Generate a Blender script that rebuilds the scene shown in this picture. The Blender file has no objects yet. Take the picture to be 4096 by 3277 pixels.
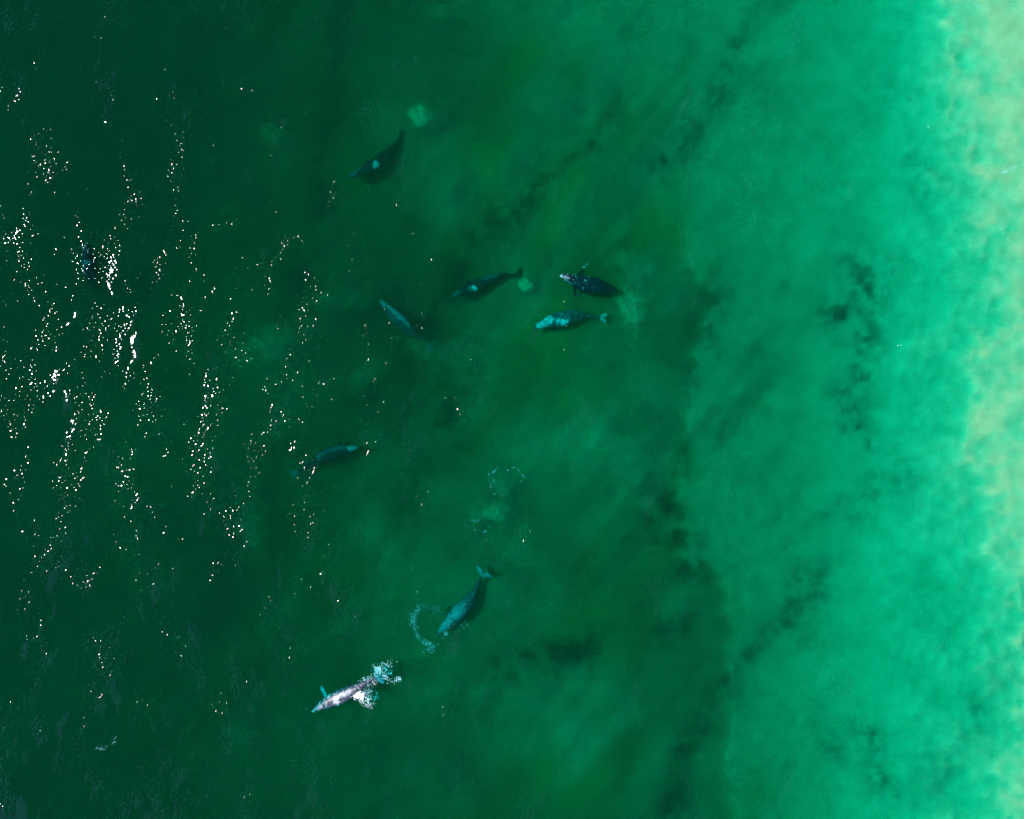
import bpy, math, random
import numpy as np
from mathutils import Vector, kdtree

# ------------------------------------------------------------------ camera, light, exposure
S = bpy.context.scene
COL = S.collection
ALT = 110.0                     # height of the drone above the water
WIDE = 156.0                    # metres of sea across the picture
MPP = WIDE / 4096.0             # metres per photograph pixel at the water surface

cam_data = bpy.data.cameras.new('camera')
cam_data.sensor_width = 36.0
cam_data.lens = 36.0 * ALT / WIDE
cam_data.clip_start = 0.5
cam_data.clip_end = 5000.0
cam = bpy.data.objects.new('camera', cam_data)
cam.location = (0, 0, ALT)
COL.objects.link(cam)
S.camera = cam

TO_SUN = Vector((-0.58, 0.11, 0.805)).normalized()
SUN_ELEV = math.asin(TO_SUN.z)
SUN_AZ = math.atan2(TO_SUN.x, TO_SUN.y)

world = bpy.data.worlds.new('World')
S.world = world
world.use_nodes = True
wn = world.node_tree
bg = wn.nodes['Background']
sky = wn.nodes.new('ShaderNodeTexSky')
sky.sky_type = 'NISHITA'
sky.sun_disc = False
sky.sun_elevation = SUN_ELEV
sky.sun_rotation = SUN_AZ
sky.ozone_density = 6.0
sky.dust_density = 0.0
sky.air_density = 0.9
wn.links.new(sky.outputs[0], bg.inputs[0])
bg.inputs[1].default_value = 0.13

sun_data = bpy.data.lights.new('sun', 'SUN')
sun_data.energy = 4.5
sun_data.angle = math.radians(0.5)
sun_data.color = (1.0, 0.995, 0.98)
sun = bpy.data.objects.new('sun', sun_data)
sun.rotation_euler = TO_SUN.to_track_quat('Z', 'Y').to_euler()
sun.location = TO_SUN * 300
COL.objects.link(sun)

S.render.engine = 'CYCLES'
S.view_settings.view_transform = 'Standard'
S.view_settings.look = 'None'
S.view_settings.exposure = 0.5
S.view_settings.gamma = 1.0
S.cycles.max_bounces = 8
S.cycles.volume_bounces = 4
S.cycles.diffuse_bounces = 2
S.cycles.glossy_bounces = 2
S.cycles.transparent_max_bounces = 24
S.cycles.caustics_reflective = False
S.cycles.caustics_refractive = False
S.cycles.use_denoising = True
S.cycles.denoiser = 'OPENIMAGEDENOISE'

rng = np.random.default_rng(7)
random.seed(7)

# ------------------------------------------------------------------ helpers
def at(px, py, z=0.0):
    """A point of the place that stands at height z, seen at photograph pixel px, py."""
    k = MPP * (ALT - z) / ALT
    return Vector(((px - 2048.0) * k, (1638.5 - py) * k, z))

def link(name, mesh, mat=None, parent=None):
    o = bpy.data.objects.new(name, mesh)
    COL.objects.link(o)
    if mat is not None:
        mesh.materials.append(mat)
    o.parent = parent
    return o

def tag(o, label=None, cat=None, group=None, kind=None):
    if label: o['label'] = label
    if cat: o['category'] = cat
    if group: o['group'] = group
    if kind: o['kind'] = kind
    return o

def np_mesh(name, verts, quads, smooth=True):
    me = bpy.data.meshes.new(name)
    nv, nf = len(verts), len(quads)
    me.vertices.add(nv)
    me.vertices.foreach_set('co', np.ascontiguousarray(verts, dtype=np.float32).ravel())
    me.loops.add(nf * 4)
    me.loops.foreach_set('vertex_index', np.ascontiguousarray(quads, dtype=np.int32).ravel())
    me.polygons.add(nf)
    me.polygons.foreach_set('loop_start', np.arange(0, nf * 4, 4, dtype=np.int32))
    me.polygons.foreach_set('loop_total', np.full(nf, 4, dtype=np.int32))
    me.update(calc_edges=True)
    me.polygons.foreach_set('use_smooth', np.full(nf, smooth))
    return me

def fattr(me, name, vals):
    a = me.attributes.new(name, 'FLOAT', 'POINT')
    a.data.foreach_set('value', np.ascontiguousarray(vals, dtype=np.float32))

class Field:
    """A tiling random field made from a band of the spectrum, standard deviation 1."""
    def __init__(self, size, n, seed, beta, lmin, lmax, ang=None, narrow=1.0, stretch=1.0):
        r = np.random.default_rng(seed)
        kx = np.fft.fftfreq(n, size / n)[None, :]
        ky = np.fft.fftfreq(n, size / n)[:, None]
        if stretch != 1.0 and ang is not None:
            c, s = math.cos(ang), math.sin(ang)
            ka = (kx * c + ky * s) * stretch
            kb = -kx * s + ky * c
            k = np.sqrt(ka ** 2 + kb ** 2)
        else:
            k = np.sqrt(kx ** 2 + ky ** 2)
        amp = np.where((k > 1.0 / lmax) & (k < 1.0 / lmin), np.maximum(k, 1e-9) ** (-beta), 0.0)
        if ang is not None and stretch == 1.0:
            amp = amp * np.abs(np.cos(np.arctan2(ky, kx) - ang)) ** narrow
        f = np.fft.ifft2(amp * np.fft.fft2(r.standard_normal((n, n)))).real
        self.f = (f - f.mean()) / f.std()
        self.size, self.n = size, n
    def __call__(self, x, y):
        n = self.n
        fx = (x / self.size % 1.0) * n
        fy = (y / self.size % 1.0) * n
        i = np.floor(fx).astype(int); j = np.floor(fy).astype(int)
        a = fx - i; b = fy - j
        i %= n; j %= n
        i1 = (i + 1) % n; j1 = (j + 1) % n
        F = self.f
        return (F[j, i] * (1 - a) * (1 - b) + F[j, i1] * a * (1 - b) + F[j1, i] * (1 - a) * b + F[j1, i1] * a * b)

def new_mat(name):
    m = bpy.data.materials.new(name)
    m.use_nodes = True
    m.node_tree.nodes.clear()
    out = m.node_tree.nodes.new('ShaderNodeOutputMaterial')
    return m, m.node_tree, out

def node(nt, typ, **kw):
    n = nt.nodes.new(typ)
    for k, v in kw.items():
        if k.startswith('_'):
            setattr(n, k[1:], v)
        else:
            n.inputs[k.replace('__', ' ')].default_value = v
    return n

def sstep(a, b, x):
    t = np.clip((x - a) / (b - a), 0, 1)
    return t * t * (3 - 2 * t)

def volume_mat(name, scatter, absorb, forward=0.0):
    """A clear body of coloured water: scattering and absorption per metre for red, green, blue."""
    m, nt, out = new_mat(name)
    ds = max(scatter)
    sc = node(nt, 'ShaderNodeVolumeScatter', Density=ds)
    sc.inputs['Color'].default_value = (*[c / ds for c in scatter], 1)
    sc.inputs['Anisotropy'].default_value = 0.0
    if forward > 0:      # fine silt that throws light forward and blurs what lies deep
        s2 = node(nt, 'ShaderNodeVolumeScatter', Density=forward)
        s2.inputs['Color'].default_value = (.2, 1, .5, 1); s2.inputs['Anisotropy'].default_value = .88
        a2 = nt.nodes.new('ShaderNodeAddShader')
        nt.links.new(sc.outputs[0], a2.inputs[0]); nt.links.new(s2.outputs[0], a2.inputs[1]); sc = a2
    if max(absorb) > 0:
        da = max(absorb) * 1.02
        ab = node(nt, 'ShaderNodeVolumeAbsorption', Density=da)
        ab.inputs['Color'].default_value = (*[1 - c / da for c in absorb], 1)
        add = nt.nodes.new('ShaderNodeAddShader')
        nt.links.new(sc.outputs[0], add.inputs[0])
        nt.links.new(ab.outputs[0], add.inputs[1])
        nt.links.new(add.outputs[0], out.inputs['Volume'])
    else:
        nt.links.new(sc.outputs[0], out.inputs['Volume'])
    return m

# ------------------------------------------------------------------ the sea bed: depth and what grows on it
F_big = Field(320, 512, 1, 1.6, 6, 60)
F_mid = Field(320, 1024, 2, 1.1, 1.6, 14)
F_clump = Field(320, 1024, 3, 1.3, 1.2, 12)
F_shore = Field(320, 1024, 4, 1.2, 1.5, 16)
F_fine = Field(320, 1024, 6, .5, .9, 4.5)
F_silt = Field(320, 512, 8, 1.3, 5, 50, ang=math.radians(60), stretch=2.2)
F_diag = Field(320, 512, 5, 1.2, 3, 45, ang=math.radians(52), stretch=3.2)

# depth profile across the picture, x in 2156-wide picture units
PX = np.array([-2600, -900, 0, 300, 600, 900, 1200, 1462, 1492, 1650, 1800, 1900, 1980, 2022, 2052, 2156, 2300, 2500, 3000, 8000.0])
PD = np.array([13, 10.5, 8.6, 7.2, 6.0, 5.0, 4.1, 3.8, 2.85, 2.48, 1.55, 0.98, 0.66, 0.55, 0.34, 0.2, 0.05, -0.5, -2.5, -6.0])

# at the top of the picture the floor rises evenly, without the bar
PX2 = np.array([-2600, -900, 0, 300, 600, 900, 1100, 1300, 1500, 1650, 1800, 1900, 1980, 2022, 2052, 2156, 2300, 2500, 3000, 8000.0])
PD2 = np.array([13, 10.5, 8.6, 7.2, 6.0, 4.6, 3.75, 3.2, 2.65, 2.15, 1.6, 1.08, 0.68, 0.55, 0.34, 0.2, 0.05, -0.5, -2.5, -6.0])

def to_pic(X, Y, d):
    k = MPP * (ALT + np.maximum(d, 0)) / ALT * (4096 / 2156)
    return X / k + 1078, 862.5 - Y / k

# line along which the sand bar starts, y -> x
BAR_Y = np.array([-400, 0, 300, 640, 800, 1000, 1150, 1250, 1400, 1550, 1725, 2300.0])
BAR_X = np.array([1270, 1290, 1340, 1500, 1440, 1428, 1438, 1540, 1560, 1550, 1560, 1560.0])
SHORE_Y = np.array([-400, 0, 200, 400, 560, 700, 860, 1000, 1100, 1200, 1300, 1450, 1600, 1725, 2300.0])
SHORE_S = np.array([-80, -70, -38, 5, 52, 42, 10, 10, 40, 95, 120, 108, 75, 66, 50.0])

def depth_at(X, Y):
    d = np.full_like(X, 6.0)
    for _ in range(3):
        u, v = to_pic(X, Y, d)
        bar = np.interp(v, BAR_Y, BAR_X) - 1480 + 16 * F_big(X * 1.3 + 11, Y * 1.3) + 9 * F_mid(X, Y) + 45 * sstep(1250, 1500, v) * F_silt(X * .7, Y * .7)
        top = 1 - sstep(380, 640, v)
        shore = np.interp(v, SHORE_Y, SHORE_S) + 20 * F_shore(X * .8, Y * .8) + 9 * F_fine(X, Y)
        bar = bar * (1 - top)
        w = sstep(1500, 1700, u)
        ws = sstep(1820, 2040, u)
        uu = u - bar * (1 - w) - shore * ws
        d = np.interp(uu, PX, PD) * (1 - top) + np.interp(uu, PX2, PD2) * top
    d = d * (1 + sstep(3.5, 5, d) * (.08 - .17 * sstep(300, 1650, v)))
    rough = np.clip(d / 4, 0.03, 1) * .62
    d = d + rough * ((0.2 + .28 * sstep(2.6, 4, d)) * F_big(X, Y) + (.12 + .12 * sstep(2.6, 4, d)) * F_diag(X, Y) + 0.06 * F_mid(X, Y)) + (0.02 + 0.06 * sstep(.1, .45, d) * (1 - sstep(.7, 1.6, d))) * F_shore(X, Y)
    return np.where(d > -.2, np.maximum(d, .17) , d)

# dark weed and rubble: x, y, half length, half width, angle (deg, picture, clockwise), strength
WEED = [
    (1805, 600, 105, 62, 80, .72), (1765, 675, 66, 50, 20, .8), (1830, 545, 66, 44, 0, .6), (1830, 700, 56, 44, 60, .66),
    (1830, 780, 70, 40, 80, .75), (1800, 880, 70, 45, 60, .8), (1835, 930, 60, 40, 0, .6), (1760, 1110, 60, 35, 0, .4),
    (1920, 1010, 70, 40, 100, .35), (1890, 1000, 40, 40, 0, .4), (1790, 1100, 45, 28, 25, .65), (1870, 1040, 60, 40, 110, .45),
    (1690, 1260, 60, 30, 120, .6), (1600, 1330, 80, 30, 130, .55), (1500, 1480, 110, 30, 110, .65), (1440, 1590, 90, 38, 100, .8),
    (1430, 1690, 80, 45, 95, .8), (1850, 1555, 50, 30, 10, .7), (1760, 1580, 50, 30, 20, .45), (1870, 1630, 70, 35, 40, .55),
    (1180, 1385, 75, 34, 155, 1.0), (1120, 1400, 60, 40, 160, .8), (1290, 1320, 70, 26, 160, .6), (1390, 1300, 60, 24, 140, .6),
    (1410, 1050, 60, 40, 75, .9), (1400, 1110, 60, 40, 60, .9), (1450, 1200, 60, 30, 30, .75), (1360, 1010, 70, 45, 90, .5),
    (1490, 690, 90, 45, 110, .75), (1450, 780, 70, 40, 100, .55), (1405, 330, 55, 26, 120, .8), (1440, 285, 75, 26, 135, .6),
    (1510, 190, 80, 32, 125, .5), (1550, 110, 60, 30, 120, .6), (1220, 310, 110, 28, 135, .45), (1120, 410, 100, 30, 135, .6),
    (1020, 510, 85, 34, 135, .75), (960, 580, 80, 34, 140, .7), (1190, 210, 70, 22, 110, .5), (950, 890, 60, 46, 60, .9),
    (980, 770, 60, 60, 0, .6), (870, 820, 120, 50, 130, .5), (720, 60, 90, 24, 100, .8), (690, 220, 110, 26, 100, .6),
    (660, 420, 120, 26, 95, .8), (640, 540, 70, 34, 95, .7), (400, 60, 90, 30, 105, .6), (360, 170, 80, 26, 120, .5),
    (250, 380, 120, 70, 120, .4), (650, 640, 70, 50, 0, .4), (560, 1000, 80, 40, 60, .5), (460, 1180, 120, 40, 70, .4),
    (730, 1250, 90, 50, 20, .4), (620, 1330, 90, 40, 30, .35), (1000, 1660, 90, 40, 160, .45), (1080, 1200, 70, 30, 60, .4),
    (1330, 900, 80, 60, 70, .35), (1310, 1550, 70, 30, 10, .3), (2060, 1480, 90, 36, 110, .35), (1980, 1590, 80, 34, 130, .3),
    (1960, 350, 50, 40, 0, .3), (1850, 200, 60, 40, 110, .3), (1920, 207, 9, 7, 0, .6), (1630, 210, 60, 50, 0, .25),
    (880, 490, 60, 30, 45, .35), (900, 250, 50, 24, 140, .55), (380, 900, 120, 60, 100, .35),
]

# long dark bands of drifted weed and silt: picture points, half width, strength
BANDS = [
    ([(1270, 240), (1180, 350), (1080, 450), (980, 560), (900, 690)], 36, .75),
    ([(1590, 50), (1500, 200), (1430, 290), (1390, 390)], 36, .55),
    ([(745, -40), (690, 200), (655, 430), (640, 560), (600, 660)], 34, .75),
    ([(420, -40), (375, 150), (300, 320)], 36, .65),
    ([(1720, 1235), (1610, 1330), (1510, 1450), (1440, 1590), (1420, 1760)], 36, .62),
    ([(1060, 1420), (1180, 1385), (1300, 1315), (1420, 1290), (1470, 1220), (1430, 1120), (1400, 1030)], 34, .6),
    ([(900, 690), (960, 770), (960, 880), (900, 1000), (860, 1080)], 55, .5),
    ([(580, 920), (480, 1150), (430, 1350)], 50, .4),
    ([(1500, 640), (1455, 780), (1430, 900), (1425, 1010)], 36, .45),
    ([(840, 780), (740, 900), (640, 1050)], 50, .4),
    ([(780, 1190), (720, 1260), (600, 1330)], 50, .35),
    ([(60, 20), (160, 200), (230, 420)], 90, .45),
    ([(2090, 1430), (2030, 1530), (1960, 1640)], 30, .28),
]

def weed_at(X, Y, d):
    u, v = to_pic(X, Y, d)
    c1 = F_clump(X, Y)
    c2 = F_mid(X, Y)
    wob = 14 * F_big(X + 31, Y - 17)
    u = u + wob; v = v + 14 * F_big(X - 57, Y + 71)
    tot = np.zeros_like(X)
    for (x, y, a, b, ang, s) in WEED:
        t = math.radians(ang)
        du = (u - x); dv = (v - y)
        p = du * math.cos(t) + dv * math.sin(t)
        q = -du * math.sin(t) + dv * math.cos(t)
        g = np.exp(-0.9 * ((p / a) ** 2 + (q / b) ** 2))
        tot = np.maximum(tot, s * g)
    for (pts, wd, s) in BANDS:
        best = np.full_like(X, 1e9)
        for (x0, y0), (x1, y1) in zip(pts[:-1], pts[1:]):
            ax, ay = x1 - x0, y1 - y0
            t = np.clip(((u - x0) * ax + (v - y0) * ay) / (ax * ax + ay * ay), 0, 1)
            best = np.minimum(best, np.hypot(u - x0 - t * ax, v - y0 - t * ay))
        ww = wd * (1 + .35 * F_big(X * 1.7, Y * 1.7))
        tot = np.maximum(tot, s * np.exp(-(best / np.maximum(ww, 8)) ** 2))
    clump = sstep(-1.2, 1.3, .6 * c1 + 0.6 * c2 + .55 * F_fine(X, Y))
    w = 1.15 * tot * (0.3 + 0.85 * clump)
    # thin scatter of litter everywhere on the deeper floor
    w = np.maximum(w, (0.2 * sstep(0.3, 2.0, c1) + 0.42 * sstep(0.1, 1.9, F_diag(X - 40, Y + 25))) * sstep(1.2, 2.8, d))
    return np.clip(w, 0, 1)

gx = np.concatenate([[-1500, -700, -350, -220, -160], np.arange(-130, 130.01, 0.5), [160, 220, 350, 700, 1500]])
gy = np.concatenate([[-1500, -700, -350, -200, -140], np.arange(-108, 108.01, 0.5), [140, 200, 350, 700, 1500]])
GX, GY = np.meshgrid(gx, gy)
GD = depth_at(GX, GY)
GW = weed_at(GX, GY, GD)
verts = np.stack([GX, GY, -GD + 0.10 * GW], -1).reshape(-1, 3)
nx, ny = len(gx), len(gy)
idx = np.arange(nx * ny).reshape(ny, nx)
quads = np.stack([idx[:-1, :-1], idx[:-1, 1:], idx[1:, 1:], idx[1:, :-1]], -1).reshape(-1, 4)
me = np_mesh('sea_bed', verts, quads)
fattr(me, 'weed', GW.ravel())
fattr(me, 'silt', (sstep(-.4, 1.4, F_silt(GX, GY)) * sstep(2.5, 3.6, GD)).ravel())

m, nt, out = new_mat('sand_and_weed')
bs = node(nt, 'ShaderNodeBsdfPrincipled', Roughness=0.9)
bs.inputs['Specular IOR Level'].default_value = 0.1
aw = nt.nodes.new('ShaderNodeAttribute'); aw.attribute_name = 'weed'
ad = nt.nodes.new('ShaderNodeAttribute'); ad.attribute_name = 'silt'
tc = nt.nodes.new('ShaderNodeTexCoord')
n1 = node(nt, 'ShaderNodeTexNoise', Scale=0.35, Detail=6.0, Roughness=0.6)
nt.links.new(tc.outputs['Object'], n1.inputs['Vector'])
rs = nt.nodes.new('ShaderNodeValToRGB')
rs.color_ramp.elements[0].position = 0.3; rs.color_ramp.elements[0].color = (0.31, 0.34, 0.155, 1)
rs.color_ramp.elements[1].position = 0.72; rs.color_ramp.elements[1].color = (0.41, 0.455, 0.22, 1)
nt.links.new(n1.outputs[0], rs.inputs[0])
n2 = node(nt, 'ShaderNodeTexNoise', Scale=1.6, Detail=5.0, Roughness=0.65)
nt.links.new(tc.outputs['Object'], n2.inputs['Vector'])
rw = nt.nodes.new('ShaderNodeValToRGB')
rw.color_ramp.elements[0].position = 0.3; rw.color_ramp.elements[0].color = (0.02, 0.032, 0.02, 1)
rw.color_ramp.elements[1].position = 0.75; rw.color_ramp.elements[1].color = (0.09, 0.11, 0.05, 1)
nt.links.new(n2.outputs[0], rw.inputs[0])
mx = nt.nodes.new('ShaderNodeMix'); mx.data_type = 'RGBA'
nt.links.new(aw.outputs['Fac'], mx.inputs[0])
sx = nt.nodes.new('ShaderNodeMix'); sx.data_type = 'RGBA'      # olive silt lying on the deeper sand
nt.links.new(ad.outputs['Fac'], sx.inputs[0])
nt.links.new(rs.outputs[0], sx.inputs[6]); sx.inputs[7].default_value = (.28, .33, .085, 1)
nt.links.new(sx.outputs[2], mx.inputs[6])
nt.links.new(rw.outputs[0], mx.inputs[7])
nt.links.new(mx.outputs[2], bs.inputs['Base Color'])
nt.links.new(bs.outputs[0], out.inputs['Surface'])
bed = tag(link('sea_bed', me, m), 'sandy sea bed with dark weed patches, rising to the shore', 'sea bed', kind='structure')

# ------------------------------------------------------------------ the water: one closed body of green water
BX = 1400.0
wv = [(-BX, -BX, -40), (BX, -BX, -40), (BX, BX, -40), (-BX, BX, -40), (-BX, -BX, 0), (BX, -BX, 0), (BX, BX, 0), (-BX, BX, 0)]
wf = [(0, 3, 2, 1), (4, 5, 6, 7), (0, 1, 5, 4), (1, 2, 6, 5), (2, 3, 7, 6), (3, 0, 4, 7)]
me = bpy.data.meshes.new('water')
me.from_pydata(wv, [], wf)
WATER = volume_mat('green_sea_water', (0.002, 0.0180, 0.0082), (2.7, 0.200, 0.255), forward=.14)
water = tag(link('water', me, WATER), 'green murky sea water, deep on the left and shallow over sand on the right', 'water', kind='structure')

# wave crests: the real wave surface where it stands proud of the calm level
DX = 0.10
LX, LY = 204.8 , 163.84
NXW, NYW = int(LX / DX), int(LY / DX)
def wave_layer(seed, lmin, lmax, beta, ang, narrow, slope):
    r = np.random.default_rng(seed)
    kx = np.fft.fftfreq(NXW, DX)[None, :]; ky = np.fft.fftfreq(NYW, DX)[:, None]
    k = np.sqrt(kx ** 2 + ky ** 2)
    band = np.exp(-((np.log(np.maximum(k, 1e-6)) - np.log(1 / math.sqrt(lmin * lmax))) / (0.5 * math.log(lmax / lmin))) ** 2)
    amp = band * np.maximum(k, 1e-6) ** (-beta) * np.abs(np.cos(np.arctan2(ky, kx) - ang)) ** narrow
    amp[0, 0] = 0
    H = amp * np.fft.fft2(r.standard_normal((NYW, NXW)))
    h = np.fft.ifft2(H).real
    sx = np.fft.ifft2(H * 2j * np.pi * kx).real
    sy = np.fft.ifft2(H * 2j * np.pi * ky).real
    return h * (slope / math.sqrt((sx ** 2 + sy ** 2).mean()))
swell = wave_layer(11, 7, 18, 0.5, 0.12, 8, 0.028)
chop = wave_layer(32, 1.6, 6, 1.0, -0.15, 1.8, 0.05)
rip = wave_layer(23, 0.38, 1.3, 0.9, -0.25, 0.4, 0.106)
gust = wave_layer(15, 5, 16, 1.0, -0.2, 1.0, 0.1); gust /= gust.std()
rip = rip * np.clip(1 + .55 * gust, .25, 2.2)
env = wave_layer(14, 6, 25, 1.0, 0.3, 0.3, 0.1); env /= env.std()
xs = (np.arange(NXW) - NXW / 2) * DX; ys = (np.arange(NYW) - NYW / 2) * DX
WXg, WYg = np.meshgrid(xs, ys)
# the wind has roughened the open water at the lower left more than the rest
wind = sstep(30, -70, WXg) * sstep(60, -60, WYg)
cx = chop / chop.std(); rx = rip / rip.std()
rip = rip * (.9 + .45 * wind); chop = chop * (.9 + .6 * wind)
H = swell + chop + rip
score = .8 * cx + 1.25 * rx + 0.65 * env + 0.45 * swell / swell.std() + 1.25 * wind
keepv = score > 2.1
keep = keepv[:-1, :-1] & keepv[1:, :-1] & keepv[:-1, 1:] & keepv[1:, 1:]
idx = np.arange(NXW * NYW).reshape(NYW, NXW)
quads = np.stack([idx[:-1, :-1], idx[:-1, 1:], idx[1:, 1:], idx[1:, :-1]], -1)[keep]
used = np.unique(quads)
remap = np.full(NXW * NYW, -1, dtype=np.int64); remap[used] = np.arange(len(used))
verts = np.stack([WXg, WYg, H + 0.03], -1).reshape(-1, 3)[used]
verts[:, 2] = np.maximum(verts[:, 2], 0.004)
verts[:, 2] = (H.reshape(-1)[used]) - H.min() * 0 + 0.02
me = np_mesh('wave_crests', verts, remap[quads])
# true normals of the whole wave surface
gyH, gxH = np.gradient(H, DX)
nrm = np.stack([-gxH, -gyH, np.ones_like(H)], -1).reshape(-1, 3)[used]
nrm /= np.linalg.norm(nrm, axis=1)[:, None]
me.normals_split_custom_set_from_vertices(nrm.tolist())
m, nt, out = new_mat('wave_surface')
tr = node(nt, 'ShaderNodeBsdfTransparent')
gl = node(nt, 'ShaderNodeBsdfGlossy', Roughness=0.125, _distribution='BECKMANN')
gl.inputs['Color'].default_value = (1, 1, 1, 1)
fr = node(nt, 'ShaderNodeFresnel', IOR=1.5)
tc = nt.nodes.new('ShaderNodeTexCoord')
nz = node(nt, 'ShaderNodeTexNoise', Scale=2.6, Detail=2.0, Roughness=0.5)
nt.links.new(tc.outputs['Object'], nz.inputs['Vector'])
bp = node(nt, 'ShaderNodeBump', Strength=0.08, Distance=0.1)
nt.links.new(nz.outputs[0], bp.inputs['Height'])
nt.links.new(bp.outputs[0], gl.inputs['Normal'])
ms = nt.nodes.new('ShaderNodeMixShader')
ge = nt.nodes.new('ShaderNodeNewGeometry')
ior = nt.nodes.new('ShaderNodeMapRange')                    # the same reflectance from above and from below
ior.inputs['To Min'].default_value = 1.4; ior.inputs['To Max'].default_value = 1 / 1.4
nt.links.new(ge.outputs['Backfacing'], ior.inputs['Value'])
nt.links.new(ior.outputs[0], fr.inputs['IOR'])
ar = nt.nodes.new('ShaderNodeAttribute'); ar.attribute_name = 'sheen_fade'
fm = node(nt, 'ShaderNodeMath', _operation='MULTIPLY')      # painted mask fades the reflection, softening sheen at patch edges
nt.links.new(fr.outputs[0], fm.inputs[0]); nt.links.new(ar.outputs['Fac'], fm.inputs[1])
nt.links.new(fm.outputs[0], ms.inputs[0])
nt.links.new(tr.outputs[0], ms.inputs[1])
nt.links.new(gl.outputs[0], ms.inputs[2])
nt.links.new(ms.outputs[0], out.inputs['Surface'])
fattr(me, 'sheen_fade', sstep(2.0, 3.5, score).reshape(-1)[used])
crests = tag(link('wave_crests', me, m), 'small wind wave crests on the green sea, glinting in the sun on the left', 'waves', kind='stuff')

# ------------------------------------------------------------------ whales
BT = np.array([0, .015, .04, .08, .14, .20, .27, .34, .41, .48, .56, .64, .72, .80, .87, .93, 1.0])
BW = np.array([.004, .013, .022, .034, .048, .061, .075, .083, .085, .082, .072, .057, .041, .027, .017, .011, .006])
BU = np.array([.004, .012, .020, .030, .043, .054, .064, .070, .072, .071, .064, .054, .044, .034, .025, .016, .006])
BD = np.array([.004, .014, .026, .040, .056, .068, .078, .082, .082, .076, .064, .050, .038, .028, .020, .013, .006])

def catmull(P, n):
    P = [np.array(p, float) for p in P]
    P = [2 * P[0] - P[1]] + P + [2 * P[-1] - P[-2]]
    out = []
    for i in range(1, len(P) - 2):
        a, b, c, d = P[i - 1:i + 3]
        for t in np.linspace(0, 1, 40, endpoint=False):
            out.append(0.5 * ((2 * b) + (-a + c) * t + (2 * a - 5 * b + 4 * c - d) * t * t + (-a + 3 * b - 3 * c + d) * t ** 3))
    out.append(P[-2])
    out = np.array(out)
    s = np.concatenate([[0], np.cumsum(np.linalg.norm(np.diff(out, axis=0), axis=1))])
    q = np.linspace(0, s[-1], n)
    return np.stack([np.interp(q, s, out[:, k]) for k in range(3)], -1), s[-1]

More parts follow.
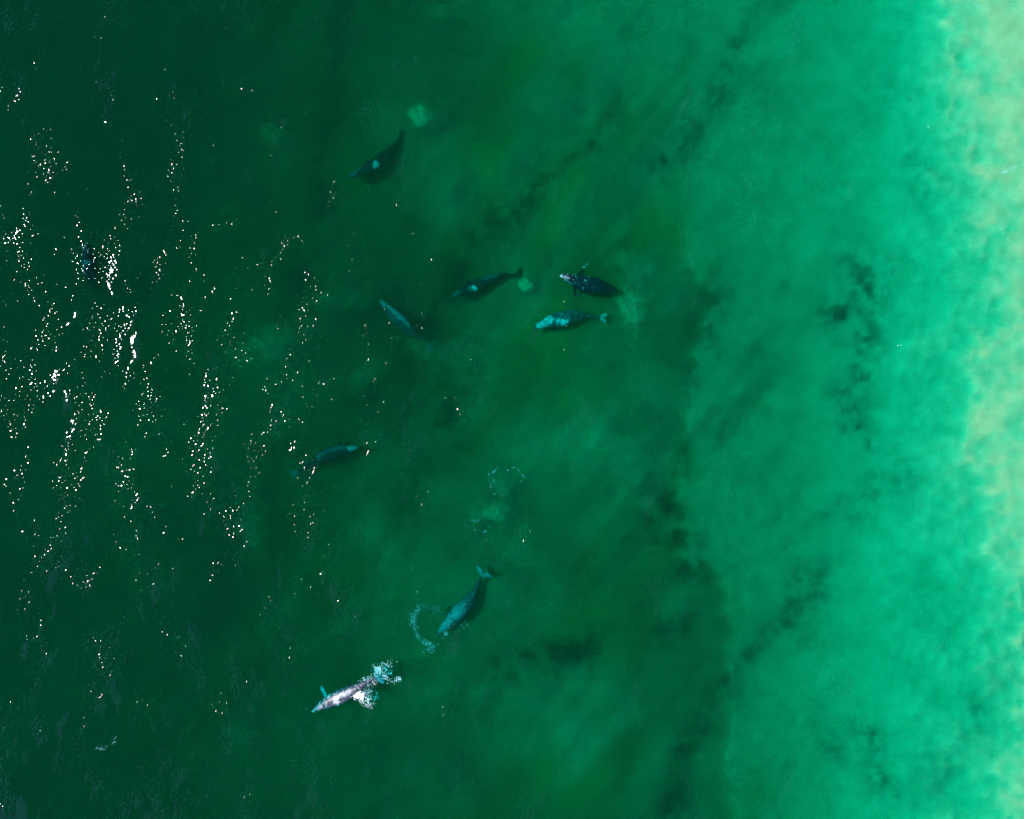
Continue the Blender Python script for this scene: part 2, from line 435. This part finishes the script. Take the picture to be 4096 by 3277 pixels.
def whale_body(pts, roll=0.0, girth=1.0, fluke=(0.0, 1.0), flip=((0.0, 0.3), (0.0, 0.3))):
    """pts: (pixel x, pixel y, z) from snout to fluke notch. Returns mesh verts/faces plus the loft points used for skin markings."""
    C, L = catmull([at(x, y, z) for x, y, z in pts], 110)
    n = len(C)
    T = np.gradient(C, axis=0); T /= np.linalg.norm(T, axis=1)[:, None]
    up = np.array([0, 0, 1.0])
    Sd = np.cross(T, up); Sd /= np.linalg.norm(Sd, axis=1)[:, None]
    U = np.cross(Sd, T)
    r = roll
    Sd, U = Sd * math.cos(r) + U * math.sin(r), -Sd * math.sin(r) + U * math.cos(r)
    tt = np.linspace(0, 1, n)
    W = np.interp(tt, BT, BW) * L * girth; HU = np.interp(tt, BT, BU) * L * girth; HD = np.interp(tt, BT, BD) * L * girth
    W *= 1.2; HU *= 1.12; HD *= 1.12
    k = np.ones(3) / 3
    for _ in range(3):
        W[1:-1] = np.convolve(W, k, 'valid'); HU[1:-1] = np.convolve(HU, k, 'valid'); HD[1:-1] = np.convolve(HD, k, 'valid')
    M = 28
    V, Fc, TP = [], [], []
    for i in range(n):
        for j in range(M):
            a = 2 * math.pi * j / M
            ca, sa = math.cos(a), math.sin(a)
            t = tt[i]
            hh = HU[i] if sa > 0 else HD[i]
            p = 0.85 if t < .2 else 1.0
            x = math.copysign(abs(ca) ** p, ca) * W[i]
            y = math.copysign(abs(sa), sa) * hh
            if sa > 0:
                tail = max(0, min(1, (t - .55) / .25))
                # dorsal ridge with knuckles on the tail stock, keel on the rostrum
                y += tail * (sa ** 6) * L * .006 * (1 + .9 * math.sin((t - .62) * 150)) * (1 if t < .92 else 0)
                y += .004 * L * math.exp(-((t - .655) / .02) ** 2) * sa ** 4
                y += .007 * L * math.exp(-((t - .145) / .025) ** 2) * sa ** 8     # blowhole mound
                y -= .007 * L * math.exp(-((t - .20) / .03) ** 2) * sa ** 3        # nape
                if t < .13: y += .004 * L * sa ** 10
            q = C[i] + Sd[i] * x + U[i] * y
            V.append(q); TP.append((t, a))
    for i in range(n - 1):
        for j in range(M):
            j2 = (j + 1) % M
            Fc.append((i * M + j, i * M + j2, (i + 1) * M + j2, (i + 1) * M + j))
    Fc.append(tuple(range(M - 1, -1, -1)))
    Fc.append(tuple((n - 1) * M + j for j in range(M)))

    def slab(cols):
        """cols: list of (top points, bottom points) rows -> closed blade"""
        base = len(V)
        rows = len(cols); m_ = len(cols[0])
        for row in cols:
            for (p, _q, tp) in row: V.append(p); TP.append(tp)
        for row in cols:
            for (_p, q, tp) in row: V.append(q); TP.append(tp)
        o = rows * m_
        ix = lambda r_, c_, b_: base + b_ * o + r_ * m_ + c_
        for r_ in range(rows - 1):
            for c_ in range(m_ - 1):
                Fc.append((ix(r_, c_, 0), ix(r_, c_ + 1, 0), ix(r_ + 1, c_ + 1, 0), ix(r_ + 1, c_, 0)))
                Fc.append((ix(r_, c_, 1), ix(r_ + 1, c_, 1), ix(r_ + 1, c_ + 1, 1), ix(r_, c_ + 1, 1)))
        for c_ in range(m_ - 1):
            Fc.append((ix(0, c_ + 1, 0), ix(0, c_, 0), ix(0, c_, 1), ix(0, c_ + 1, 1)))
            Fc.append((ix(rows - 1, c_, 0), ix(rows - 1, c_ + 1, 0), ix(rows - 1, c_ + 1, 1), ix(rows - 1, c_, 1)))
        for r_ in range(rows - 1):
            Fc.append((ix(r_, 0, 0), ix(r_ + 1, 0, 0), ix(r_ + 1, 0, 1), ix(r_, 0, 1)))
            Fc.append((ix(r_ + 1, m_ - 1, 0), ix(r_, m_ - 1, 0), ix(r_, m_ - 1, 1), ix(r_ + 1, m_ - 1, 1)))

    # flukes: two swept lobes and a notch
    i0 = int(.925 * (n - 1))
    o_, Tf, Sf, Uf = C[i0], T[-1], Sd[-1], U[-1]
    pitch, fs = fluke
    Tf, Uf = Tf * math.cos(pitch) + Uf * math.sin(pitch), -Tf * math.sin(pitch) + Uf * math.cos(pitch)
    cols = []
    span = .125 * L * fs
    for s in np.linspace(-1, 1, 33):
        a = abs(s)
        le = L * (.0 + .078 * a ** 1.35 + .006 * a)
        te = L * (.073 + .030 * math.sin(min(a, 1) * math.pi) ** .8 - .018 * math.exp(-(a / .07) ** 2) + .016 * a)
        te = max(te, le + .004 * L)
        row = []
        for c in np.linspace(0, 1, 9):
            x = le + (te - le) * c
            th = (.011 * L * (1 - .75 * a)) * (math.sin(math.pi * min(max(c, .0), 1) ** .7) * .9 + .1) + .03
            curl = -.012 * L * a * a
            p = o_ + Tf * x + Sf * (s * span) + Uf * curl
            row.append((p + Uf * th * .5, p - Uf * th * .5, (.95 + .05 * c, math.pi / 2)))
        cols.append(row)
    slab(cols)
    # paddle flippers
    for side, (sweep, drop) in zip((-1, 1), flip):
        i1 = int(.245 * (n - 1))
        root = C[i1] + Sd[i1] * side * W[i1] * .78 - U[i1] * HD[i1] * .45
        back = T[i1]; outw = Sd[i1] * side
        d = outw * math.cos(sweep) + back * math.sin(sweep)
        d = d * math.cos(drop) - U[i1] * math.sin(drop)
        b = back * math.cos(sweep) - outw * math.sin(sweep)
        nn = np.cross(d, b); nn /= np.linalg.norm(nn)
        cols = []
        for s in np.linspace(0, 1, 16):
            ch = L * .052 * (.75 + .55 * math.sin(math.pi * (.12 + .62 * s))) * math.sqrt(max(1 - s ** 5, .02)) * .8
            row = []
            for c in np.linspace(-.5, .5, 7):
                th = (.012 * L * (1 - .6 * s)) * math.sqrt(max(1 - (2 * c) ** 2, .02)) + .02
                p = root + d * (s * .165 * L) + b * (c * ch + .012 * L * s * s)
                row.append((p + nn * th * .5, p - nn * th * .5, (.24 + .02 * s, math.pi if side < 0 else 0)))
            cols.append(row)
        slab(cols)
    return np.array(V), Fc, np.array(TP), L

F_skin = [Field(40, 512, 20 + q, 1.0, .3, 3.5) for q in range(3)]

def skin_mat(name, dark, light, mott, scale, wet=False):
    """Grey hide with pale mottling (scars, barnacle stains)."""
    m, nt, out = new_mat(name)
    bs = node(nt, 'ShaderNodeBsdfPrincipled', Roughness=0.42 if wet else 0.7)
    bs.inputs['Specular IOR Level'].default_value = 0.35 if wet else 0.04
    at_ = nt.nodes.new('ShaderNodeAttribute'); at_.attribute_name = 'pale'
    tc = nt.nodes.new('ShaderNodeTexCoord')
    nz = node(nt, 'ShaderNodeTexNoise', Scale=scale, Detail=5.0, Roughness=0.62)
    nt.links.new(tc.outputs['Object'], nz.inputs['Vector'])
    vo = node(nt, 'ShaderNodeTexVoronoi', Scale=scale * 2.2)
    nt.links.new(tc.outputs['Object'], vo.inputs['Vector'])
    r1 = nt.nodes.new('ShaderNodeMapRange')
    r1.inputs['From Min'].default_value = .5; r1.inputs['From Max'].default_value = .68
    r1.inputs['To Max'].default_value = mott
    nt.links.new(nz.outputs[0], r1.inputs['Value'])
    r2 = nt.nodes.new('ShaderNodeMapRange')
    r2.inputs['From Min'].default_value = .28; r2.inputs['From Max'].default_value = .1
    r2.inputs['To Max'].default_value = mott * .7
    nt.links.new(vo.outputs['Distance'], r2.inputs['Value'])
    mxx = node(nt, 'ShaderNodeMath', _operation='MAXIMUM')
    nt.links.new(r1.outputs[0], mxx.inputs[0]); nt.links.new(r2.outputs[0], mxx.inputs[1])
    # pale blotches, also the far-left whale's painted sunlit edge, broken up by the fine mottling
    br = node(nt, 'ShaderNodeMath', _operation='MULTIPLY_ADD')
    br.inputs[1].default_value = .8; br.inputs[2].default_value = .55
    nt.links.new(nz.outputs[0], br.inputs[0])
    pm = node(nt, 'ShaderNodeMath', _operation='MULTIPLY')
    nt.links.new(at_.outputs['Fac'], pm.inputs[0]); nt.links.new(br.outputs[0], pm.inputs[1])
    ad = node(nt, 'ShaderNodeMath', _operation='ADD', _use_clamp=True)
    nt.links.new(mxx.outputs[0], ad.inputs[0]); nt.links.new(pm.outputs[0], ad.inputs[1])
    mx = nt.nodes.new('ShaderNodeMix'); mx.data_type = 'RGBA'
    nt.links.new(ad.outputs[0], mx.inputs[0])
    mx.inputs[6].default_value = (*dark, 1); mx.inputs[7].default_value = (*light, 1)
    nt.links.new(mx.outputs[2], bs.inputs['Base Color'])
    bp = node(nt, 'ShaderNodeBump', Strength=.4, Distance=.05)
    nt.links.new(nz.outputs[0], bp.inputs['Height'])
    nt.links.new(bp.outputs[0], bs.inputs['Normal'])
    nt.links.new(bs.outputs[0], out.inputs['Surface'])
    return m

m_barn, nt, out = new_mat('barnacle')
bs = node(nt, 'ShaderNodeBsdfPrincipled', Roughness=.8)
bs.inputs['Base Color'].default_value = (.62, .62, .56, 1)
nt.links.new(bs.outputs[0], out.inputs['Surface'])

def make_whale(label, pts, dark, light, mott, patches, seed, barn=0, scale=1.1, **kw):
    V, Fc, TP, L = whale_body(pts, **kw)
    base = V.mean(axis=0)
    tmp = bpy.data.meshes.new('tmp')
    tmp.from_pydata((V - base).tolist(), [], Fc)
    tmp.validate()
    to = bpy.data.objects.new('tmp', tmp); COL.objects.link(to)
    md = to.modifiers.new('r', 'REMESH'); md.mode = 'VOXEL'; md.voxel_size = .055
    sm = to.modifiers.new('s', 'SMOOTH'); sm.factor = .5; sm.iterations = 2
    dg = bpy.context.evaluated_depsgraph_get()
    me = bpy.data.meshes.new_from_object(to.evaluated_get(dg))
    bpy.data.objects.remove(to); bpy.data.meshes.remove(tmp)
    me.name = 'whale'
    me.polygons.foreach_set('use_smooth', np.full(len(me.polygons), True))
    kd = kdtree.KDTree(len(V))
    for i, p in enumerate(V - base): kd.insert(Vector(p), i)
    kd.balance()
    n = len(me.vertices)
    co = np.empty(n * 3, np.float32); me.vertices.foreach_get('co', co); co = co.reshape(-1, 3)
    ids = np.array([kd.find(Vector(c))[1] for c in co])
    t = TP[ids, 0]; a = TP[ids, 1]
    pale = np.zeros(n)
    fn = F_skin[seed % 3](co[:, 0] + seed, co[:, 1] + 2 * seed) + .6 * F_skin[(seed + 1) % 3](co[:, 0] * 2 + seed, co[:, 2] * 2 + co[:, 1] * 2)
    for (tp, ap, rt, ra, s) in patches:
        da = np.angle(np.exp(1j * (a - math.radians(ap))))
        g = 1 - ((t - tp) / rt) ** 2 - (da / math.radians(ra)) ** 2 + .28 * fn
        pale = np.maximum(pale, s * sstep(-.1, .35, g))
    fattr(me, 'pale', pale)
    fattr(me, 'along', t)
    o = link('whale', me, skin_mat('whale_hide', dark, light, mott, scale, wet=(seed == 9)))
    o.location = base
    tag(o, label, 'whale', 'grey whales in the shallow water')
    if barn:
        # clusters of barnacles on the head and back
        me.update()
        nz = np.empty(n * 3, np.float32); me.vertices.foreach_get('normal', nz); nz = nz.reshape(-1, 3)
        cand = np.where((t < .42) & (nz[:, 2] > .15) & (fn > .5 + 2.0 * t))[0]
        r = np.random.default_rng(seed)
        pick = r.choice(cand, min(barn, len(cand)), replace=False)
        bv, bf = [], []
        for p in pick:
            c = co[p]; nn = nz[p]
            ax = np.cross(nn, [0.3, .9, .1]); ax /= np.linalg.norm(ax); ay = np.cross(nn, ax)
            rad = r.uniform(.035, .09); hh = rad * r.uniform(.5, .9)
            b0 = len(bv)
            for q in range(6):
                an = q * math.pi / 3 + r.uniform(-.2, .2)
                bv.append(c - nn * .02 + (ax * math.cos(an) + ay * math.sin(an)) * rad)
            for q in range(6):
                an = q * math.pi / 3
                bv.append(c + nn * hh + (ax * math.cos(an) + ay * math.sin(an)) * rad * .45)
            for q in range(6):
                q2 = (q + 1) % 6
                bf.append((b0 + q, b0 + q2, b0 + 6 + q2, b0 + 6 + q))
            bf.append(tuple(b0 + 6 + q for q in range(6)))
        bm = bpy.data.meshes.new('barnacle_cluster'); bm.from_pydata([tuple(map(float, v)) for v in bv], [], bf)
        tag(link('barnacle_cluster', bm, m_barn, o), kind='stuff')
    return o

DARK = (.010, .014, .018)
# 1: upper left-centre, dark with one pale patch
make_whale('dark submerged whale with a round pale patch on its back, alone near the top',
           [(1390, 709, -3.1), (1440, 690, -3.3), (1500, 663, -3.5), (1552, 615, -3.8), (1590, 572, -4.1), (1603, 540, -4.3), (1607, 512, -4.5)],
           (.008, .012, .016), (.50, .58, .58), .04, [(.38, 66, .036, 28, .95), (.40, 85, .02, 24, .8), (.05, 90, .09, 80, .22), (.16, 130, .05, 60, .14)], 1,
           roll=.1, girth=.88, fluke=(-.6, .75), flip=((.5, .6), (.4, .7)))
# 2: far left among the glints, sunlit left edge painted as pale patches
make_whale('dark whale pointing up at the far left among the sun glints',
           [(347, 972, -.3), (350, 1008, -.75), (357, 1048, -1.25), (364, 1086, -1.55), (374, 1118, -2.2), (390, 1147, -3.2), (414, 1175, -4.4), (445, 1198, -5.6)],
           (.003, .005, .008), (.40, .46, .48), .025, [(.05, 30, .09, 26, .4), (.17, 15, .06, 18, .4), (.29, 100, .04, 34, .1), (.26, 5, .035, 18, .9)], 2,
           barn=24, girth=1.12, flip=((.6, .8), (.6, .8)))
# 3
make_whale('dark submerged whale with a small bright back patch, left of the round silt puff',
           [(1804, 1189, -3.1), (1840, 1172, -3.1), (1905, 1146, -3.1), (1965, 1117, -3.2), (2010, 1104, -3.3), (2050, 1100, -3.5), (2085, 1100, -3.9)],
           DARK, (.60, .68, .66), .06, [(.335, 70, .024, 24, 1.0), (.28, 80, .03, 30, .22), (.06, 90, .1, 90, .16), (.6, 120, .14, 40, .16)], 3,
           roll=.05, girth=.9, flip=((.5, .7), (.5, .7)))
# 4
make_whale('faint grey-green whale with a pale back stripe, pointing up left at the centre',
           [(1516, 1196, -3.0), (1547, 1230, -2.7), (1582, 1266, -2.6), (1620, 1300, -2.8), (1655, 1333, -3.2), (1692, 1360, -3.7), (1728, 1388, -4.0)],
           (.035, .045, .047), (.29, .35, .34), .16, [(.09, 110, .07, 50, .6), (.38, 120, .30, 28, .6), (.97, 90, .04, 180, .4)], 4,
           girth=.92, flip=((.7, .6), (.7, .6)))
# 5
make_whale('dark whale with a white-tipped snout at the surface, right of the round silt puff',
           [(2239, 1103, -.24), (2264, 1109, -.55), (2300, 1122, -1.15), (2342, 1137, -1.55), (2390, 1146, -1.8), (2440, 1160, -2.5), (2482, 1170, -3.2), (2530, 1172, -3.8)],
           DARK, (.42, .50, .52), .06, [(.01, 90, .018, 180, .9), (.07, 75, .045, 30, .35), (.12, 25, .07, 20, .25)], 5,
           barn=36, girth=1.05, scale=1.6, flip=((.6, .5), (.7, .6)))
# 6
make_whale('pale mottled whale with bright blotches just below the white-snouted whale',
           [(2138, 1323, -1.9), (2160, 1302, -1.8), (2205, 1286, -1.8), (2258, 1275, -2.0), (2302, 1266, -2.5), (2356, 1263, -3.1), (2420, 1273, -3.0)],
           (.045, .06, .06), (.46, .54, .50), .42, [(.10, 90, .09, 80, .6), (.22, 110, .07, 50, .5), (.40, 55, .055, 30, 1.0), (.33, 70, .035, 26, .6), (.97, 90, .03, 60, .7)], 6,
           scale=1.3, girth=1.0, fluke=(.3, .6), flip=((.8, 1.0), (.8, 1.0)))
# 7
make_whale('dark submerged whale with a pale head pointing right, left of centre',
           [(1436, 1790, -2.2), (1408, 1794, -2.3), (1372, 1800, -2.5), (1330, 1812, -2.7), (1288, 1832, -2.9), (1248, 1855, -3.2), (1210, 1877, -3.4), (1172, 1899, -3.3)],
           (.014, .019, .023), (.25, .32, .32), .12, [(.06, 90, .075, 150, .8), (.55, 60, .05, 40, .25), (.30, 60, .2, 30, .15), (.97, 90, .05, 180, .6)], 7,
           girth=.95, fluke=(.15, .62), flip=((.8, .9), (.8, .9)))
# 8
make_whale('large blue-grey whale under the foam ring, its whole tail fluke in view',
           [(1751, 2538, -2.3), (1782, 2503, -2.0), (1824, 2462, -2.0), (1858, 2425, -2.2), (1890, 2382, -2.5), (1912, 2338, -2.6), (1926, 2302, -2.2), (1936, 2286, -2.0)],
           (.045, .060, .064), (.27, .34, .34), .25, [(.12, 100, .14, 70, .5), (.38, 120, .15, 60, .42), (.97, 70, .04, 60, .6), (.97, 110, .04, 60, .6)], 8,
           girth=1.0, fluke=(.25, 1.0), flip=((.9, .9), (.9, .9)))
# 9
make_whale('bright grey whale breaking the surface in white foam at the bottom',
           [(1248, 2847, -.65), (1280, 2827, -.60), (1326, 2803, -.66), (1385, 2776, -.62), (1428, 2753, -.42), (1462, 2731, -.25), (1496, 2713, -.35), (1521, 2702, -.6)],
           (.035, .042, .06), (.58, .59, .62), .48, [(.37, 85, .05, 36, .75), (.08, 100, .09, 50, .25), (.50, 110, .12, 30, .45), (.97, 130, .04, 70, .3), (.97, 60, .04, 70, .2), (.255, 180, .03, 25, .35)], 9,
           barn=150, scale=3.2, girth=.9, fluke=(.1, 1.0), flip=((-.1, .1), (.9, .7)))

# ------------------------------------------------------------------ sediment stirred up by the whales
def puff(label, px, py, z, rx, ry, rz, dens, seed, tint=(.04, 1.0, .30), ang=0.0):
    """A soft lens of stirred-up silt: thick in the middle, thinning to nothing at its ragged rim."""
    r = np.random.default_rng(seed)
    nr, na = 14, 48
    ph = r.uniform(0, 6.28, 11); am = r.uniform(.03, .15, 11)
    V, Fc = [(0, 0, rz)], []
    for i in range(1, nr + 1):
        q = i / nr
        for j in range(na):
            a = 2 * math.pi * j / na
            k = 1 + sum(am[h] / (1 + .25 * h) * math.sin((h + 1) * a + ph[h]) * q for h in range(11))
            lump = 1 + .35 * math.sin(3.1 * q * math.cos(a + ph[0]) * 2 + ph[1]) * math.sin(2.7 * q * math.sin(a + ph[2]) * 2 + ph[3])
            V.append((rx * q * k * math.cos(a), ry * q * k * math.sin(a), max(rz * (1 - q * q) ** 2.0 * lump, 0.0)))
    n0 = len(V)
    for j in range(na): Fc.append((0, 1 + j, 1 + (j + 1) % na))
    for i in range(nr - 1):
        for j in range(na):
            j2 = (j + 1) % na
            Fc.append((1 + i * na + j, 1 + (i + 1) * na + j, 1 + (i + 1) * na + j2, 1 + i * na + j2))
    low = {}
    rim = set(range(1 + (nr - 1) * na, n0))
    for i in range(n0):
        if i in rim: low[i] = i
        else:
            low[i] = len(V); x, y, zz = V[i]; V.append((x, y, -zz))
    Fc += [tuple(low[i] for i in reversed(f)) for f in list(Fc)]
    me = bpy.data.meshes.new('sediment_cloud'); me.from_pydata(V, [], Fc)
    pm = volume_mat('silt', tuple(c * dens * (2.6 if dens > .3 else 1.5) for c in tint), (.0, .0, .0))
    pt = pm.node_tree
    sn = [n for n in pt.nodes if n.type == 'VOLUME_SCATTER'][0]
    tcn = pt.nodes.new('ShaderNodeTexCoord')
    nzn = node(pt, 'ShaderNodeTexNoise', Scale=1.9 / max(min(rx, ry), 1.0), Detail=4.0, Roughness=.6, Distortion=.9)
    pt.links.new(tcn.outputs['Object'], nzn.inputs['Vector'])
    mr = pt.nodes.new('ShaderNodeMapRange')
    mr.inputs['From Min'].default_value = .36; mr.inputs['From Max'].default_value = .66
    mr.inputs['To Max'].default_value = sn.inputs['Density'].default_value
    pt.links.new(nzn.outputs[0], mr.inputs['Value']); pt.links.new(mr.outputs[0], sn.inputs['Density'])
    o = link('sediment_cloud', me, pm)
    o.location = at(px, py, z); o.rotation_euler = (0, 0, ang)
    return tag(o, label, 'sediment cloud', 'silt clouds stirred up by the whales', 'stuff')

puff('small bright green silt puff above the topmost whale', 1680, 468, -2.0, 2.3, 2.6, .9, .42, 31)
puff('fainter silt spread right of the small bright puff near the top', 1730, 480, -2.6, 3.4, 2.6, .9, .16, 51)
puff('round yellow-green silt puff between two whales', 2098, 1142, -1.6, 1.55, 1.4, .8, .70, 32, tint=(.03, 1.0, .30))
puff('wide pale silt cloud up and right of the white-snouted whale', 2535, 1065, -2.3, 6.2, 3.4, 1.1, .24, 33, ang=-.2)
puff('ragged bright silt cloud at the tail of the white-snouted whale', 2530, 1240, -2.0, 3.2, 5.0, 1.1, .31, 34, ang=.15)
puff('thin silt veil right of the ragged bright silt cloud', 2640, 1180, -2.4, 6.5, 5.0, 1.0, .12, 52, ang=.5)
puff('pale silt cloud inside the arc of foam flecks', 2008, 1945, -2.4, 2.6, 2.8, 1.0, .28, 35)
puff('pale silt cloud just below the arc of foam flecks', 1985, 2050, -2.2, 2.6, 2.4, 1.0, .36, 36, ang=.5)
puff('thin silt veil left below the arc of foam flecks', 1930, 2060, -2.6, 3.2, 2.6, 1.0, .18, 53)
puff('faint wide silt cloud left beyond the glints', 1080, 1370, -2.6, 6.0, 4.2, 1.2, .17, 37, ang=.4)
puff('faint silt wisp left of the wide faint cloud', 960, 1430, -2.6, 3.0, 2.6, 1.0, .15, 54)
puff('faint silt cloud above the striped whale', 1360, 1200, -2.8, 7.0, 3.0, 1.1, .13, 38, ang=.2)
puff('faint silt cloud trailing the striped whale', 1700, 1395, -2.6, 4.2, 2.6, 1.1, .17, 39)
puff('faint silt cloud in the upper left', 1090, 540, -2.6, 3.0, 2.4, 1.0, .20, 40)
puff('faint tall silt cloud at lower left', 1010, 2120, -2.6, 3.6, 7.4, 1.2, .12, 41, ang=.12)
puff('faint silt cloud at the top centre', 1750, 50, -2.4, 2.8, 1.8, .9, .18, 42)
puff('faint silt cloud at the bottom left', 960, 2930, -2.6, 4.0, 3.6, 1.0, .09, 43)
puff('faint silt cloud left of the striped whale tail', 1470, 1490, -2.8, 4.6, 3.0, 1.1, .14, 44, ang=.7)
puff('faint silt haze over the lower centre', 1700, 3080, -2.8, 8.0, 4.5, 1.1, .08, 55, ang=.3)
puff('faint silt haze over the centre right', 2330, 1560, -2.8, 8.5, 5.0, 1.1, .09, 56, ang=.6)

# ------------------------------------------------------------------ foam
m_foam, nt, out = new_mat('foam')
bs = node(nt, 'ShaderNodeBsdfPrincipled', Roughness=.7)
bs.inputs['Base Color'].default_value = (.82, .88, .88, 1)
nt.links.new(bs.outputs[0], out.inputs['Surface'])

def foam(name, label, pts, zlift=-.45, seed=1):
    """pts: (x, y, radius) in metres; each fleck a low uneven dome of bubbles."""
    r = np.random.default_rng(seed)
    V, Fc = [], []
    for (x, y, rad) in pts:
        b = len(V); k = 6
        st = r.uniform(.7, 1.5); an0 = r.uniform(0, 3.14)
        for q in range(k):
            a = 2 * math.pi * q / k; rr = rad * r.uniform(.7, 1.2)
            dx, dy = rr * math.cos(a) * st, rr * math.sin(a) / st
            V.append((x + dx * math.cos(an0) - dy * math.sin(an0), y + dx * math.sin(an0) + dy * math.cos(an0), zlift - .03))
        V.append((x, y, zlift + rad * r.uniform(.35, .7)))
        for q in range(k): Fc.append((b + q, b + (q + 1) % k, b + k))
        Fc.append(tuple(b + q for q in reversed(range(k))))
    me = bpy.data.meshes.new(name); me.from_pydata(V, [], Fc)
    return tag(link(name, me, m_foam), label, 'foam', 'foam on the water', 'stuff')

F_lace = Field(30, 512, 77, .6, .35, 2.2)
def blob(px, py, ra, rb, ang, n, r0, r1, seed, lace=.4, core=.5):
    r = np.random.default_rng(seed)
    c = at(px, py); out_ = []
    t = math.radians(-ang)
    while len(out_) < n:
        p, q = r.normal(0, .5), r.normal(0, .5)
        if p * p + q * q > 1.3: continue
        x = c.x + (p * ra * math.cos(t) - q * rb * math.sin(t)) * MPP
        y = c.y + (p * ra * math.sin(t) + q * rb * math.cos(t)) * MPP
        l = float(abs(F_lace(np.array([x]), np.array([y])))[0])
        if p * p + q * q > core * core and l > lace: continue
        out_.append((x, y, r.uniform(r0, r1)))
    return out_
def trail(pix, n, jit, r0, r1, seed):
    r = np.random.default_rng(seed)
    C, _ = catmull([at(x, y) for x, y in pix], 200)
    out_ = []
    cl = r.uniform(0, 199, max(3, n // 5))
    for _ in range(n):
        i = int(np.clip(cl[r.integers(len(cl))] + r.normal(0, 3), 0, 199))
        out_.append((C[i][0] + r.normal(0, jit), C[i][1] + r.normal(0, jit), r.uniform(r0, r1)))
    return out_

foam('foam_patch', 'thick white foam patch beside the back of the surfacing whale',
     blob(1432, 2780, 30, 22, 40, 620, .03, .09, 1, .32, .5) + blob(1462, 2803, 40, 24, 45, 420, .02, .06, 2, .25, .0)
     + trail([(1395, 2790), (1412, 2775), (1440, 2757)], 70, .12, .03, .09, 3)
     + blob(1430, 2778, 24, 15, 40, 150, .07, .16, 81, 9, 1) + trail([(1440, 2790), (1470, 2770), (1490, 2745), (1500, 2722)], 110, .3, .02, .06, 82)
     + trail([(1395, 2772), (1425, 2755), (1450, 2738)], 60, .1, .03, .07, 83), zlift=.01)
foam('foam_patch', 'broken foam around the tail of the surfacing whale',
     trail([(1507, 2672), (1520, 2690), (1536, 2702), (1548, 2718), (1570, 2722), (1598, 2716)], 110, .22, .02, .08, 4)
     + trail([(1500, 2676), (1530, 2668), (1556, 2666), (1562, 2645)], 80, .35, .02, .07, 5)
     + blob(1511, 2680, 22, 14, 60, 90, .03, .08, 6, .3, .0)
     + trail([(1440, 2725), (1460, 2722), (1480, 2712), (1503, 2690)], 80, .25, .02, .07, 7)
     + trail([(1455, 2748), (1480, 2730), (1500, 2740)], 60, .3, .02, .06, 8), zlift=-.1)
foam('foam_patch', 'turquoise bubbles under the surface around the surfacing whale',
     blob(1470, 2790, 46, 34, 40, 420, .02, .06, 61, .22, .0) + blob(1525, 2690, 44, 30, 20, 380, .02, .06, 62, .22, .0), zlift=-.5)
foam('foam_patch', 'ring of white foam flecks around the snout of the blue-grey whale',
     trail([(1680, 2428), (1664, 2460), (1656, 2490), (1662, 2530), (1680, 2560), (1705, 2578), (1728, 2585)], 210, .26, .02, .06, 9)
     + trail([(1648, 2450), (1645, 2485), (1655, 2510)], 55, .3, .02, .05, 10)
     + trail([(1700, 2440), (1725, 2432), (1752, 2440), (1730, 2450)], 90, .45, .012, .04, 11)
     + trail([(1700, 2600), (1722, 2610), (1732, 2590)], 80, .4, .02, .05, 12)
     + trail([(1747, 2588), (1765, 2573), (1778, 2545), (1783, 2530)], 45, .18, .02, .05, 13)
     + trail([(1800, 2490), (1830, 2500), (1870, 2495)], 30, .4, .02, .045, 14)
     + trail([(1845, 2460), (1860, 2430), (1885, 2380), (1905, 2400)], 30, .25, .02, .05, 15))
foam('foam_patch', 'arc of sparse foam flecks above the silt cloud at the centre',
     trail([(1955, 1900), (1985, 1882), (1998, 1868)], 45, .08, .015, .045, 16)
     + trail([(1960, 1910), (1958, 1935), (1965, 1955)], 30, .12, .012, .035, 17)
     + trail([(1974, 1915), (1976, 1940)], 14, .06, .012, .035, 18) + trail([(1973, 1978), (1984, 1976)], 10, .05, .02, .04, 19)
     + trail([(2040, 1868), (2065, 1875), (2085, 1894), (2097, 1912), (2083, 1930), (2072, 1950), (2078, 1965)], 60, .08, .012, .04, 20)
     + trail([(2020, 1888), (2035, 1880)], 14, .06, .015, .035, 21))
foam('foam_patch', 'small foam flecks below the arc of foam at the centre',
     trail([(1882, 2085), (1893, 2082), (1905, 2090), (1918, 2080)], 35, .08, .015, .04, 22)
     + trail([(1955, 2105), (1948, 2120), (1935, 2130), (1940, 2128)], 30, .1, .012, .04, 23) + trail([(1897, 2130), (1900, 2110)], 10, .08, .012, .035, 24))
foam('foam_patch', 'small breaking wave crest at the lower left',
     trail([(385, 2995), (410, 2996), (432, 2982), (455, 2970), (459, 2955)], 70, .22, .015, .05, 25), zlift=-.1)
foam('foam_patch', 'tiny foam flecks below the dark whale near the top',
     trail([(1468, 735), (1478, 755), (1485, 775), (1490, 780)], 30, .2, .01, .03, 26))
foam('foam_patch', 'short foam streak above the white-snouted whale',
     trail([(2330, 1068), (2345, 1060), (2355, 1048)], 26, .07, .015, .05, 27))
foam('foam_patch', 'tiny foam fleck at the right edge over the shallow sand',
     trail([(4033, 2350), (4036, 2355), (4040, 2362)], 14, .05, .02, .07, 28))
foam('foam_patch', 'faint swash streaks over the sand at the upper right edge',
     trail([(3990, 700), (4030, 682), (4070, 664), (4110, 655)], 110, .18, .015, .045, 71)
     + trail([(3900, 20), (3930, 30), (3960, 45)], 40, .1, .012, .035, 72)
     + trail([(4000, 905), (4020, 930), (4040, 962)], 45, .08, .012, .035, 73)
     + trail([(3700, 480), (3715, 505), (3722, 520)], 24, .08, .012, .03, 74)
     + trail([(3590, 1384), (3602, 1380), (3614, 1386)], 16, .05, .02, .045, 75), zlift=-.12)
